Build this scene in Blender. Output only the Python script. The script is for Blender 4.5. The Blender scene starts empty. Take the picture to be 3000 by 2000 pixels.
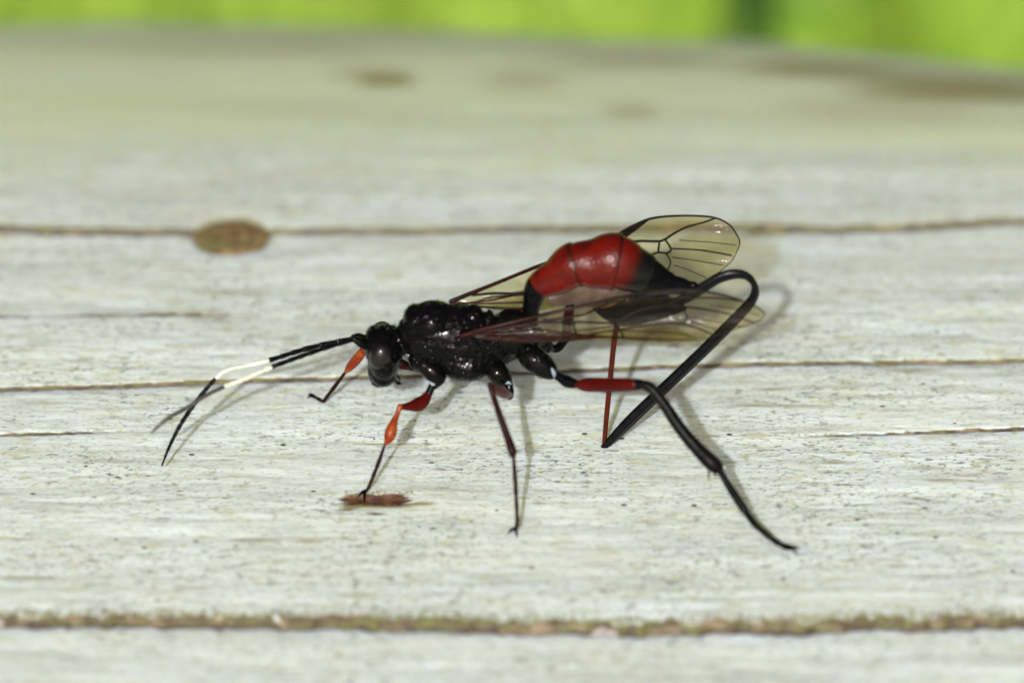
import bpy, math, random
import numpy as np
from mathutils import Vector, Matrix

# ------------------------------------------------------------------ camera, sky, sun, exposure
S = bpy.context.scene
COL = S.collection
MM = 0.001                                   # everything below is measured in millimetres
ELEV = math.radians(30)                      # the camera looks 30 degrees down on the timber
FD = np.array([0, math.cos(ELEV), -math.sin(ELEV)])
RT = np.array([1.0, 0, 0]); UP = np.cross(RT, FD)
DIST = 266.0                                 # macro working distance, mm
WID = 37.5 / 266.0                           # picture width over distance
PX = 80.0                                    # photo pixels per mm at that distance
# the photo's pixel (1500,1310) is the point of the wood under the wasp's mid line: world origin
CAM = -FD * DIST + UP * (310 / PX)
cd = bpy.data.cameras.new('camera'); cam = bpy.data.objects.new('camera', cd); COL.objects.link(cam)
cam.location = Vector(CAM) * MM
cam.rotation_euler = (math.pi / 2 - ELEV, 0, 0)
cd.sensor_width = 22.3; cd.lens = 22.3 / WID
cd.clip_start = 0.005; cd.clip_end = 500
cd.dof.use_dof = True; cd.dof.focus_distance = 0.2660; cd.dof.aperture_fstop = 22.5
S.camera = cam

ldir = FD + RT * 0.128 - UP * 0.022          # light travels almost along the view, from a little left and above
ldir /= np.linalg.norm(ldir)
tosun = -ldir
w = bpy.data.worlds.new('World'); S.world = w; w.use_nodes = True
nt = w.node_tree; bg = nt.nodes['Background']
sky = nt.nodes.new('ShaderNodeTexSky'); sky.sky_type = 'NISHITA'; sky.sun_disc = False
sky.sun_elevation = math.asin(tosun[2]); sky.sun_rotation = math.atan2(tosun[0], tosun[1])
sky.air_density = 0.12; sky.dust_density = 6.0; sky.ozone_density = 0.0
nt.links.new(sky.outputs[0], bg.inputs[0]); bg.inputs[1].default_value = 0.096
sd = bpy.data.lights.new('sun', 'SUN'); so = bpy.data.objects.new('sun', sd); COL.objects.link(so)
sd.energy = 3.55; sd.angle = math.radians(1.3); sd.color = (1.0, 0.99, 0.965)
so.location = Vector(tosun) * 3
so.rotation_euler = Vector(ldir).to_track_quat('-Z', 'Y').to_euler()
S.view_settings.view_transform = 'Standard'; S.view_settings.look = 'None'
S.view_settings.exposure = 0.36; S.view_settings.gamma = 1
S.render.engine = 'CYCLES'
S.cycles.transparent_max_bounces = 24
S.render.resolution_x = 1024; S.render.resolution_y = 682

rng = np.random.default_rng(7); random.seed(7)

# ------------------------------------------------------------------ pixel -> place
def ray(px, py):
    return FD + RT * ((px - 1500) / 3000 * WID) - UP * ((py - 1000) / 3000 * WID)
def at(px, py, Y):                            # where the pixel's ray meets the upright plane y = Y
    d = ray(px, py); t = (Y - CAM[1]) / d[1]
    return CAM + d * t
RLOG = 185.0
def crown(Y):                                 # the timber's top rounds off towards its back edge
    return -np.maximum(np.asarray(Y, float) - 1.0, 0) ** 2 / (2 * RLOG)
def ground(px, py):                            # first crossing of the crowned surface
    d = ray(px, py); t = np.arange(200.0, 334.0, 0.25); P = CAM + d * t[:, None]
    k = np.nonzero(P[:, 2] <= crown(P[:, 1]))[0]
    a, b = (t[k[0]] - 0.25, t[k[0]]) if len(k) else (331.0, 331.5)
    for _ in range(20):
        m = (a + b) / 2; p = CAM + d * m
        if p[2] > float(crown(p[1])): a = m
        else: b = m
    return CAM + d * a
def onplane(px, py, o, n):
    d = ray(px, py); t = np.dot(o - CAM, n) / np.dot(d, n)
    return CAM + d * t

# ------------------------------------------------------------------ objects
def link_obj(name, me, mat=None, parent=None, kind=None):
    o = bpy.data.objects.new(name, me); COL.objects.link(o)
    if mat is not None and me is not None: me.materials.append(mat)
    if parent is not None: o.parent = parent
    if kind: o['kind'] = kind
    return o
def tag(o, label, cat, group=None):
    o['label'] = label; o['category'] = cat
    if group: o['group'] = group
def mesh(V, F, smooth=True, scale=MM, name='m'):
    me = bpy.data.meshes.new(name)
    me.from_pydata([tuple(v) for v in (np.asarray(V, float) * scale)], [], F)
    if smooth: me.polygons.foreach_set('use_smooth', [True] * len(me.polygons))
    me.update(); return me
def catmull(P, m):                            # resample a polyline (any number of columns) smoothly
    P = np.asarray(P, float); n = len(P)
    if n < 3 or m <= 1:
        out = []
        for i in range(n - 1):
            for k in range(m): out.append(P[i] + (P[i + 1] - P[i]) * k / m)
        out.append(P[-1]); return np.array(out)
    out = []
    for i in range(n - 1):
        p0 = P[max(i - 1, 0)]; p1 = P[i]; p2 = P[i + 1]; p3 = P[min(i + 2, n - 1)]
        for k in range(m):
            t = k / m
            out.append(0.5 * (2 * p1 + (p2 - p0) * t + (2 * p0 - 5 * p1 + 4 * p2 - p3) * t * t + (3 * p1 - p0 - 3 * p2 + p3) * t ** 3))
    out.append(P[-1]); return np.array(out)
def loft(P, R, n=14, sub=4, ref=(0, 1, 0), cap=True):
    """tube through P; R is one radius or (towards ref, across it) per point"""
    P = np.asarray(P, float); R = np.asarray(R, float)
    if R.ndim == 1: R = np.stack([R, R], 1)
    Q = catmull(np.hstack([P, R]), sub); P = Q[:, :3]; R = np.maximum(Q[:, 3:], 1e-4)
    T = np.gradient(P, axis=0); T /= np.linalg.norm(T, axis=1)[:, None] + 1e-12
    ref = np.asarray(ref, float); V = []; F = []
    prev = None
    m = len(P)
    ang = np.linspace(0, 2 * np.pi, n, endpoint=False)
    rings = []
    for i in range(m):
        s = ref - T[i] * np.dot(ref, T[i])
        if np.linalg.norm(s) < 0.25 and prev is not None: s = prev - T[i] * np.dot(prev, T[i])
        s /= np.linalg.norm(s) + 1e-12; prev = s
        u = np.cross(T[i], s)
        rings.append((P[i], s, u, R[i], T[i]))
    if cap:                                   # rounded ends
        def capr(r, sign):
            c, s, u, rr, t = r; out = []
            for a in (75, 50, 25):
                k = math.cos(math.radians(a)); h = math.sin(math.radians(a))
                out.append((c + sign * t * h * min(rr), s, u, rr * k, t))
            return out
        rings = capr(rings[0], -1) + rings + capr(rings[-1], 1)[::-1]
    for c, s, u, r, t in rings:
        for a in ang: V.append(c + s * math.cos(a) * r[0] + u * math.sin(a) * r[1])
    for i in range(len(rings) - 1):
        for j in range(n):
            k = (j + 1) % n
            F.append((i * n + j, i * n + k, (i + 1) * n + k, (i + 1) * n + j))
    F.append(tuple(range(n))[::-1]); F.append(tuple(range((len(rings) - 1) * n, len(rings) * n)))
    return V, F
def ellipsoid(c, r, axes=None, nu=24, nv=14):
    A = np.eye(3) if axes is None else np.asarray(axes, float)
    V = []; F = []
    for i in range(nv + 1):
        th = math.pi * i / nv
        for j in range(nu):
            ph = 2 * math.pi * j / nu
            q = np.array([math.sin(th) * math.cos(ph) * r[0], math.sin(th) * math.sin(ph) * r[1], math.cos(th) * r[2]])
            V.append(np.asarray(c) + A.T @ q)
    for i in range(nv):
        for j in range(nu):
            k = (j + 1) % nu
            F.append((i * nu + j, (i + 1) * nu + j, (i + 1) * nu + k, i * nu + k))
    return V, F
def join(*vf):
    V = []; F = []
    for v, f in vf:
        b = len(V); V += list(v); F += [tuple(i + b for i in q) for q in f]
    return V, F
def tilt(deg):                                # axes turned in the x-z plane (positive lifts the right end)
    a = math.radians(deg)
    return np.array([[math.cos(a), 0, math.sin(a)], [0, 1, 0], [-math.sin(a), 0, math.cos(a)]])

# smooth lattice noise for the heightfield
def vnoise(x, y, seed):
    r = np.random.default_rng(seed); tab = r.random((256, 256))
    xi = np.floor(x).astype(int); yi = np.floor(y).astype(int); fx = x - xi; fy = y - yi
    fx = fx * fx * (3 - 2 * fx); fy = fy * fy * (3 - 2 * fy)
    g = lambda a, b: tab[a % 256, b % 256]
    return (g(xi, yi) * (1 - fx) + g(xi + 1, yi) * fx) * (1 - fy) + (g(xi, yi + 1) * (1 - fx) + g(xi + 1, yi + 1) * fx) * fy

# ------------------------------------------------------------------ materials
class NT:
    def __init__(s, name):
        s.m = bpy.data.materials.new(name); s.m.use_nodes = True; s.t = s.m.node_tree
        s.b = s.t.nodes['Principled BSDF']; s.out = s.t.nodes['Material Output']
    def n(s, typ, **kw):
        o = s.t.nodes.new(typ)
        for k, v in kw.items(): setattr(o, k, v)
        return o
    def l(s, a, b): s.t.links.new(a, b)
    def coords(s, scale, rot=(0, 0, 0), loc=(0, 0, 0)):      # object space in mm, stretched
        if not hasattr(s, 'tc'): s.tc = s.n('ShaderNodeTexCoord')
        mp = s.n('ShaderNodeMapping'); s.l(s.tc.outputs['Object'], mp.inputs[0])
        mp.inputs['Scale'].default_value = [1000 * q for q in scale]
        mp.inputs['Rotation'].default_value = rot; mp.inputs['Location'].default_value = loc
        return mp.outputs[0]
    def noise(s, scale, detail=3, rough=0.5, loc=(0, 0, 0), dist=0.0):
        q = s.n('ShaderNodeTexNoise'); s.l(s.coords(scale, loc=loc), q.inputs['Vector'])
        q.inputs['Scale'].default_value = 1; q.inputs['Detail'].default_value = detail
        q.inputs['Roughness'].default_value = rough; q.inputs['Distortion'].default_value = dist
        return q.outputs[0]
    def ramp(s, v, a, b, lo=0.0, hi=1.0):
        q = s.n('ShaderNodeMapRange', interpolation_type='SMOOTHSTEP'); s.l(v, q.inputs['Value'])
        for i, k in ((1, a), (2, b), (3, lo), (4, hi)): q.inputs[i].default_value = k
        return q.outputs[0]
    def math(s, op, a, b):
        q = s.n('ShaderNodeMath', operation=op)
        for i, k in ((0, a), (1, b)):
            if isinstance(k, (int, float)): q.inputs[i].default_value = k
            else: s.l(k, q.inputs[i])
        return q.outputs[0]
    def mix(s, f, a, b, blend='MIX'):
        q = s.n('ShaderNodeMix', data_type='RGBA', blend_type=blend)
        for i, k in ((0, f), (6, a), (7, b)):
            if isinstance(k, (int, float)): q.inputs[i].default_value = k
            elif isinstance(k, tuple): q.inputs[i].default_value = (*k, 1)
            else: s.l(k, q.inputs[i])
        return q.outputs[2]
    def bump(s, h, strength, dist_mm):
        q = s.n('ShaderNodeBump'); s.l(h, q.inputs['Height'])
        q.inputs['Strength'].default_value = strength; q.inputs['Distance'].default_value = dist_mm * MM
        s.l(q.outputs[0], s.b.inputs['Normal']); return q
    def set(s, **kw):
        for k, v in kw.items():
            i = s.b.inputs[k.replace('_', ' ')]
            if hasattr(v, 'node'): s.l(v, i)
            else: i.default_value = (*v, 1) if isinstance(v, tuple) and len(v) == 3 and i.type == 'RGBA' else v

def cuticle(name, col, col2=None, rough=0.3, bump=0.5, bscale=16, bdist=0.02, spec=0.5, coat=0.0, punct=False):
    q = NT(name)
    c2 = col2 or tuple(k * 0.6 for k in col)
    nz = q.noise((3.0, 3.0, 3.0), 3)
    q.set(Base_Color=q.mix(q.ramp(nz, 0.35, 0.65), col, c2), Roughness=rough)
    q.b.inputs['Specular IOR Level'].default_value = spec
    q.b.inputs['Coat Weight'].default_value = coat
    if bump and punct:                         # fine pits with bright rims on an otherwise smooth shell
        v = q.n('ShaderNodeTexVoronoi', feature='SMOOTH_F1'); q.l(q.coords((bscale,) * 3), v.inputs['Vector']); v.inputs['Scale'].default_value = 1; v.inputs['Smoothness'].default_value = 0.25
        pit = q.ramp(v.outputs['Distance'], 0.10, 0.38)
        q.bump(q.math('ADD', pit, q.math('MULTIPLY', q.noise((2.0, 2.0, 2.0), 2, 0.5), 1.0)), bump, bdist)
    elif bump: q.bump(q.noise((bscale,) * 3, 3, 0.5), bump, bdist)
    return q.m
M_BLACK = cuticle('black_cuticle', (0.0026, 0.0025, 0.0024), (0.0016, 0.0016, 0.0016), 0.11, 1.0, 3.6, 0.045, 0.10, punct=True)
M_BLACKS = cuticle('black_smooth_cuticle', (0.0025, 0.0025, 0.003), (0.0016, 0.0016, 0.0018), 0.14, 0.7, 4, 0.014, 0.09)
M_SHEATH = cuticle('sheath_black', (0.0035, 0.0038, 0.005), (0.002, 0.002, 0.0025), 0.24, 0.7, 6, 0.015, 0.11)
M_TIBIA = cuticle('hairy_black_leg', (0.004, 0.004, 0.004), (0.002, 0.002, 0.002), 0.34, 0.9, 9, 0.03, 0.07)
M_RED = cuticle('red_cuticle', (0.165, 0.0052, 0.0018), (0.115, 0.004, 0.002), 0.24, 0.6, 7, 0.012, 0.32)
M_REDLEG = cuticle('dark_red_leg', (0.050, 0.0028, 0.0022), (0.036, 0.0024, 0.002), 0.24, 0.3, 8, 0.01, 0.09)
M_ORANGE = cuticle('orange_leg', (0.19, 0.038, 0.006), (0.13, 0.014, 0.003), 0.25, 0.3, 8, 0.01, 0.14)
M_BROWN = cuticle('brown_leg', (0.016, 0.0035, 0.003), (0.008, 0.0022, 0.0022), 0.26, 0.6, 5, 0.012, 0.06)
M_OVI = cuticle('ovipositor_brown', (0.055, 0.008, 0.003), (0.04, 0.006, 0.003), 0.26, 0.1, 10, 0.01, 0.08)
M_WHITE = cuticle('cream_band', (0.50, 0.525, 0.45), (0.40, 0.43, 0.35), 0.5, 0.4, 16, 0.015)
M_GREY = cuticle('grey_flagellum', (0.035, 0.032, 0.028), (0.02, 0.018, 0.016), 0.5, 0.4, 16, 0.015)
M_PALE = cuticle('pale_membrane', (0.075, 0.045, 0.026), (0.04, 0.024, 0.014), 0.45, 0.6, 9, 0.03)
M_JOINT = cuticle('joint_patch', (0.20, 0.27, 0.31), (0.10, 0.14, 0.17), 0.4, 0.4, 14, 0.015)  # pale bluish patches at the coxa tips
M_VEIN = cuticle('wing_vein', (0.008, 0.005, 0.0035), (0.005, 0.0035, 0.003), 0.35, 0, 15, 0.01, 0.06)
M_VEINR = cuticle('wing_vein_red', (0.018, 0.0035, 0.0022), (0.009, 0.0022, 0.0018), 0.22, 0.6, 7, 0.012, 0.05)
M_HAIR = cuticle('setae_brown', (0.006, 0.005, 0.004), (0.006, 0.005, 0.004), 0.2, 0, 1, 0, 0.5)
def eye_mat():
    q = NT('compound_eye')
    q.set(Base_Color=(0.006, 0.004, 0.005), Roughness=0.11); q.b.inputs['Specular IOR Level'].default_value = 0.36
    v = q.n('ShaderNodeTexVoronoi'); q.l(q.coords((28, 28, 28)), v.inputs['Vector']); v.inputs['Scale'].default_value = 1
    q.bump(v.outputs['Distance'], 0.06, 0.01); return q.m
M_EYE = eye_mat()
def tergite_dark():                            # red running into black towards the tip (a colour of the plate itself)
    q = NT('red_to_black_tergite'); 
    at_ = q.n('ShaderNodeAttribute', attribute_name='along')
    nz = q.noise((2.2, 2.2, 2.2), 3)
    f = q.math('ADD', at_.outputs['Fac'], q.math('MULTIPLY', q.math('SUBTRACT', nz, 0.5), 0.35))
    q.set(Base_Color=q.mix(q.ramp(f, 0.05, 0.70), (0.075, 0.0030, 0.0012), (0.003, 0.0028, 0.0018)), Roughness=0.28); q.b.inputs['Specular IOR Level'].default_value = 0.25
    q.bump(q.noise((7, 7, 7), 3, 0.5), 0.6, 0.02); return q.m
M_TERGD = tergite_dark()
def tergite_red():
    q = NT('red_tergite'); al = q.n('ShaderNodeAttribute', attribute_name='along')
    c = q.mix(q.ramp(q.noise((1.6, 1.6, 1.6), 3), 0.35, 0.65), (0.082, 0.0034, 0.0010), (0.050, 0.0024, 0.0014))
    c = q.mix(q.ramp(al.outputs['Fac'], 0.945, 0.975), c, (0.016, 0.004, 0.002))
    q.set(Base_Color=c, Roughness=0.25); q.b.inputs['Specular IOR Level'].default_value = 0.2
    q.bump(q.noise((7, 7, 7), 3, 0.5), 0.8, 0.04); return q.m
M_RED = tergite_red()
def wing_mat(name, tint, gloss):
    q = NT(name); t = q.t
    tr = q.n('ShaderNodeBsdfTransparent'); gl = q.n('ShaderNodeBsdfGlossy'); mx = q.n('ShaderNodeMixShader')
    df = q.n('ShaderNodeBsdfDiffuse'); mx2 = q.n('ShaderNodeMixShader'); df.inputs[0].default_value = (0.10, 0.08, 0.05, 1)
    nz = q.ramp(q.noise((0.9, 0.9, 0.9), 4), 0.3, 0.7)
    q.l(q.mix(nz, tint, tuple(k * 0.88 for k in tint)), tr.inputs[0])
    gl.inputs['Roughness'].default_value = 0.12; gl.inputs[0].default_value = (0.8, 0.8, 0.8, 1)
    bp = q.n('ShaderNodeBump'); q.l(q.noise((2.2, 5, 5), 3), bp.inputs['Height']); bp.inputs['Strength'].default_value = 0.7; bp.inputs['Distance'].default_value = 0.05 * MM
    q.l(bp.outputs[0], gl.inputs['Normal'])
    fr = q.n('ShaderNodeFresnel'); fr.inputs[0].default_value = 1.45
    q.l(q.math('MULTIPLY', fr.outputs[0], gloss), mx.inputs[0])
    mx2.inputs[0].default_value = 0.03; q.l(tr.outputs[0], mx2.inputs[1]); q.l(df.outputs[0], mx2.inputs[2])
    q.l(mx2.outputs[0], mx.inputs[1]); q.l(gl.outputs[0], mx.inputs[2])
    t.nodes.remove(q.b); q.l(mx.outputs[0], q.out.inputs[0]); return q.m
M_WING = wing_mat('smoky_wing', (0.80, 0.75, 0.48), 0.4)
M_WINGN = wing_mat('smoky_near_wing', (0.80, 0.735, 0.52), 0.45)

def wood_mat():
    q = NT('weathered_wood')
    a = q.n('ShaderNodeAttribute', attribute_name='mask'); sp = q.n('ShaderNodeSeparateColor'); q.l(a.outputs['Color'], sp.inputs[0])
    crack, stain, olive = sp.outputs[0], sp.outputs[1], sp.outputs[2]
    c = q.mix(q.ramp(q.noise((0.10, 0.34, 0.3), 4, 0.6), 0.35, 0.68), (0.59, 0.66, 0.60), (0.645, 0.74, 0.72))
    c = q.mix(q.ramp(q.noise((0.22, 0.9, 0.5), 4, 0.6, (9, 3, 0)), 0.52, 0.74, 0, 0.55), c, (0.64, 0.65, 0.55))     # warm bare fibre
    c = q.mix(q.ramp(q.noise((0.30, 1.3, 0.5), 5, 0.65, (4, 8, 0)), 0.48, 0.72, 0, 0.65), c, (0.40, 0.455, 0.41))    # greyed fibre
    fib = q.noise((1.3, 15, 4), 5, 0.7)
    c = q.mix(q.ramp(fib, 0.44, 0.70, 0, 0.60), c, (0.36, 0.37, 0.27))
    fib2 = q.noise((0.5, 5.5, 2), 4, 0.7, (3, 5, 0))
    c = q.mix(q.ramp(fib2, 0.55, 0.72, 0, 0.45), c, (0.28, 0.285, 0.20))
    patch = q.ramp(q.noise((0.13, 0.3, 0.3), 3, 0.5, (2, 2, 0)), 0.36, 0.62, 0.25, 1)
    fl = q.ramp(q.noise((1.7, 4.4, 3), 5, 0.65, (1, 7, 0)), 0.555, 0.64)
    c = q.mix(q.math('MULTIPLY', q.math('MULTIPLY', fl, patch), 0.8), c, (0.10, 0.105, 0.06))                      # dark flecks
    fl2 = q.ramp(q.noise((4.6, 10, 5), 2, 0.5, (6, 1, 0)), 0.605, 0.67)
    c = q.mix(q.math('MULTIPLY', q.math('MULTIPLY', fl2, patch), 0.85), c, (0.05, 0.05, 0.04))
    al = q.ramp(q.noise((0.75, 1.7, 1), 4, 0.62, (5, 5, 0)), 0.55, 0.68)
    c = q.mix(q.math('MULTIPLY', al, 0.6), c, (0.42, 0.44, 0.25))                                                 # algae
    al2 = q.ramp(q.noise((2.4, 4.0, 1), 3, 0.55, (15, 5, 0)), 0.61, 0.68)
    c = q.mix(q.math('MULTIPLY', al2, 0.6), c, (0.30, 0.33, 0.13))
    dots = q.n('ShaderNodeTexVoronoi'); q.l(q.coords((0.72, 1.15, 0.9)), dots.inputs['Vector']); dots.inputs['Scale'].default_value = 1
    dr = q.ramp(dots.outputs['Distance'], 0.065, 0.10, 1, 0)
    pick = q.n('ShaderNodeSeparateColor'); q.l(dots.outputs['Color'], pick.inputs[0])
    c = q.mix(q.math('MULTIPLY', dr, q.ramp(pick.outputs[0], 0.45, 0.5)), c, (0.045, 0.05, 0.035))                 # mould dots
    c = q.mix(q.math('MULTIPLY', a.outputs['Alpha'], 0.85), c, (0.50, 0.575, 0.345))                                  # greener tint towards the far side
    nm = q.noise((1.1, 4.5, 2), 4, 0.65, (11, 2, 0))
    os_ = q.ramp(q.math('MULTIPLY', olive, q.math('ADD', nm, 0.5)), 0.08, 0.85)
    c = q.mix(os_, c, (0.25, 0.235, 0.10))
    ss = q.ramp(q.math('MULTIPLY', stain, q.math('ADD', q.math('MULTIPLY', q.noise((1.6, 8, 3), 4, 0.7), 1.7), 0.02)), 0.35, 0.75)
    c = q.mix(ss, c, q.mix(q.ramp(q.noise((3, 9, 3), 3), 0.4, 0.6), (0.045, 0.015, 0.009), (0.11, 0.050, 0.025)))
    cb = q.mix(q.ramp(q.noise((1.6, 3, 3), 4, 0.6, (3, 3, 0)), 0.40, 0.62), (0.060, 0.040, 0.024), (0.11, 0.11, 0.035))
    cb = q.mix(q.ramp(q.noise((0.9, 2, 2), 3, 0.6, (8, 3, 0)), 0.52, 0.66), cb, (0.20, 0.15, 0.09))
    cs = q.ramp(q.math('MULTIPLY', crack, q.math('ADD', q.noise((2.2, 5, 3), 3, 0.6, (1, 1, 4)), 0.55)), 0.12, 0.50)
    c = q.mix(cs, c, cb)
    q.set(Base_Color=c, Roughness=0.62)
    q.b.inputs['Specular IOR Level'].default_value = 0.35
    q.b.inputs['Subsurface Weight'].default_value = 0.48
    q.b.inputs['Subsurface Radius'].default_value = (1.6, 1.45, 0.15)
    q.b.inputs['Subsurface Scale'].default_value = 1.0 * MM
    h = q.math('ADD', q.math('MULTIPLY', fib, 0.6), q.math('ADD', q.math('MULTIPLY', q.noise((5, 34, 8), 3, 0.6), 0.45), q.math('MULTIPLY', fib2, 0.6)))
    q.bump(h, 0.75, 0.05)
    return q.m
M_WOOD = wood_mat()
def knot_mat():
    q = NT('knot_wood')
    n1 = q.noise((2.4, 1.6, 1.2), 5, 0.7); n2 = q.noise((1.0, 1.5, 1.5), 3, 0.6, (4, 4, 0))
    c = q.mix(q.ramp(n1, 0.38, 0.62), (0.095, 0.045, 0.013), (0.26, 0.19, 0.08))
    c = q.mix(q.ramp(n2, 0.48, 0.62, 0, 0.8), c, (0.13, 0.14, 0.045))
    q.set(Base_Color=c, Roughness=0.7); q.bump(n1, 0.8, 0.15); return q.m
M_KNOT = knot_mat()
def plain(name, a, b, sc, rough=0.7, sub=0.0):
    q = NT(name); q.set(Base_Color=q.mix(q.ramp(q.noise((sc,) * 3, 3), 0.35, 0.65), a, b), Roughness=rough)
    if sub: q.b.inputs['Transmission Weight'].default_value = 0
    return q.m
M_MOSS = plain('moss_green', (0.15, 0.16, 0.035), (0.12, 0.075, 0.035), 1.3)
M_SILK = plain('silk_white', (0.42, 0.39, 0.38), (0.28, 0.24, 0.22), 3.0)
def leaf_mat(name, a, b, sc, trans):
    q = NT(name); c = q.mix(q.ramp(q.noise((sc,) * 3, 3), 0.35, 0.65), a, b)
    q.set(Base_Color=c, Roughness=0.5)
    tl = q.n('ShaderNodeBsdfTranslucent'); q.l(c, tl.inputs[0]); mx = q.n('ShaderNodeMixShader'); mx.inputs[0].default_value = trans
    q.l(q.b.outputs[0], mx.inputs[1]); q.l(tl.outputs[0], mx.inputs[2]); q.l(mx.outputs[0], q.out.inputs[0]); return q.m
M_GRASS = leaf_mat('grass_blades', (0.35, 0.58, 0.06), (0.43, 0.60, 0.09), 0.02, 0.3)
M_MEADOW = plain('meadow_green', (0.35, 0.56, 0.06), (0.41, 0.57, 0.08), 0.01)
M_STEM = leaf_mat('plant_dark_green', (0.010, 0.045, 0.008), (0.015, 0.06, 0.010), 0.1, 0.1)
M_LEAF = leaf_mat('plant_leaf_green', (0.06, 0.20, 0.02), (0.09, 0.24, 0.03), 0.1, 0.3)

# ------------------------------------------------------------------ meadow
BASE = -95.0                                  # the meadow lies 95 mm below the top of the timber
V = []; F = []
gx = np.concatenate([-np.geomspace(150000, 400, 14), np.linspace(-350, 350, 15), np.geomspace(400, 150000, 14)])
for y in gx:
    for x in gx:
        V.append((x, y, BASE + (random.uniform(-4, 4) if abs(x) > 60 and abs(y) > 90 and abs(x) < 3000 and abs(y) < 3000 else -1)))
n = len(gx)
for j in range(n - 1):
    for i in range(n - 1): F.append((j * n + i, j * n + i + 1, (j + 1) * n + i + 1, (j + 1) * n + i))
o = link_obj('meadow', mesh(V, F), M_MEADOW, None, 'structure')

def grass():
    N = 42000
    y = 102 + 1500 * rng.random(N) ** 1.7
    x = (rng.random(N) - 0.5) * (260 + 0.75 * y)
    L = rng.uniform(7, 22, N); a = rng.random(N) * 2 * np.pi; wd = rng.uniform(0.9, 1.9, N); bend = rng.uniform(0.1, 0.7, N)
    dx, dy = np.cos(a), np.sin(a); b = rng.random(N) * 2 * np.pi; sx, sy = np.cos(b), np.sin(b)
    rows = []
    for t, wt in ((0, 1), (0.5, 0.85), (0.8, 0.5), (1, 0.04)):
        h = L * t * (1 - 0.25 * bend * t); off = L * bend * t * t
        cx = x + dx * off; cy = y + dy * off; cz = BASE - 3 + h
        rows.append(np.stack([cx - sx * wd * wt / 2, cy - sy * wd * wt / 2, cz], 1)); rows.append(np.stack([cx + sx * wd * wt / 2, cy + sy * wd * wt / 2, cz], 1))
    Vv = np.stack(rows, 1).reshape(-1, 3); base = np.arange(N)[:, None] * 8
    q = np.concatenate([base + np.array([k, k + 1, k + 3, k + 2]) for k in (0, 2, 4)], 1).reshape(-1, 4)
    me = bpy.data.meshes.new('grass'); me.from_pydata((Vv * MM).tolist(), [], q.tolist()); me.update()
    o = link_obj('grass', me, M_GRASS, None, 'stuff')
    tag(o, 'bright green sunlit grass growing behind the weathered timber', 'grass')
grass()

# plant standing in the grass behind the timber
def plant():
    d = ray(2196, 30); Z = 135.0
    t = (Z - CAM[1]) / d[1]; p = CAM + d * t
    root = bpy.data.objects.new('leafy_plant', None); COL.objects.link(root)
    root.location = (p[0] * MM, p[1] * MM, BASE * MM)
    tag(root, 'dark green leafy plant stem rising from the grass behind the timber', 'plant')
    H = p[2] - BASE
    pts = [(1.5, 1, -2), (1.0, 0.5, H * 0.4), (0, 0, H * 0.8), (0, 0, H), (0.3, 0, H + 18), (0.8, 1, H + 60)]
    link_obj('stem', mesh(*loft(pts, [1.8, 1.6, 1.45, 1.35, 1.2, 0.6], 10, 5)), M_STEM, root)
    def leaf(z, az, L, wd, up):
        V = []; F = []; n = 10
        c, s = math.cos(az), math.sin(az)
        for i in range(n + 1):
            u = i / n; r = L * u; wv = wd * math.sin(math.pi * min(1, u * 0.97 + 0.03)) ** 0.8 * (1 - 0.3 * u); h = up * math.sin(u * 1.7) - 0.25 * L * u * u
            for k in (-1, 0, 1):
                V.append((c * r - s * wv * k, s * r + c * wv * k, z + h + (0.15 * wv if k else 0)))
        for i in range(n):
            for k in (0, 1): F.append((i * 3 + k, i * 3 + k + 1, i * 3 + k + 4, i * 3 + k + 3))
        return link_obj('leaf', mesh(V, F), M_LEAF, root)
    for z, az, L, wd, up in ((H - 1, 0.5, 7, 1.6, 1.5), (H + 14, 2.6, 12, 3, 5), (H + 22, -0.4, 16, 4, 6), (H - 26, 2.8, 22, 5, 4), (H - 40, 0.2, 26, 6, 5),
                             (H - 55, 1.7, 26, 6, 6), (H + 36, 1.2, 18, 4, 8), (H + 50, 3.6, 14, 3.5, 6)):
        leaf(z, az, L, wd, up)
plant()

# ------------------------------------------------------------------ the timber
CR = []                                       # cracks: ground polyline, half width mm, depth mm, colour reach mm
def crack(pts, wdt, depth, reach, fade=(0, 0)):
    g = np.array([ground(*p)[:2] for p in pts]); CR.append((g, wdt, depth, reach, fade))
crack([(-300, 670), (0, 672), (300, 680), (560, 683), (850, 680), (1500, 674), (1800, 672), (2150, 668), (2400, 676), (2700, 660), (3000, 645), (3300, 636)], 0.20, 0.5, 0.30)
crack([(-300, 1142), (0, 1138), (400, 1125), (900, 1110), (1500, 1096), (2000, 1073), (2600, 1060), (3000, 1055), (3300, 1050)], 0.095, 0.42, 0.13)
crack([(-300, 1277), (0, 1272), (180, 1268), (350, 1261)], 0.06, 0.18, 0.08, (0, 1))
crack([(2290, 1279), (2600, 1267), (3000, 1252), (3300, 1244)], 0.06, 0.18, 0.08, (1, 0))
crack([(-300, 934), (0, 930), (500, 923), (900, 920)], 0.10, 0.04, 0.12, (0, 1))
crack([(-300, 1822), (0, 1820), (350, 1822), (700, 1826), (1100, 1832), (1500, 1840), (1900, 1845), (2300, 1842), (2700, 1830), (3000, 1822), (3300, 1815)], 0.305, 0.6, 0.33)
crack([(-200, 2180), (1500, 2190), (3200, 2170)], 0.2, 0.5, 0.2)
EDGE = np.array([ground(*p)[:2] for p in ((-250, 22), (0, 26), (700, 34), (1200, 52), (1600, 70), (2100, 86), (2400, 106), (2700, 144), (3000, 186), (3250, 220))])   # where the top breaks off behind
SPOTS = []                                    # coloured marks: x, y, half lengths, channel, strength
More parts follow.
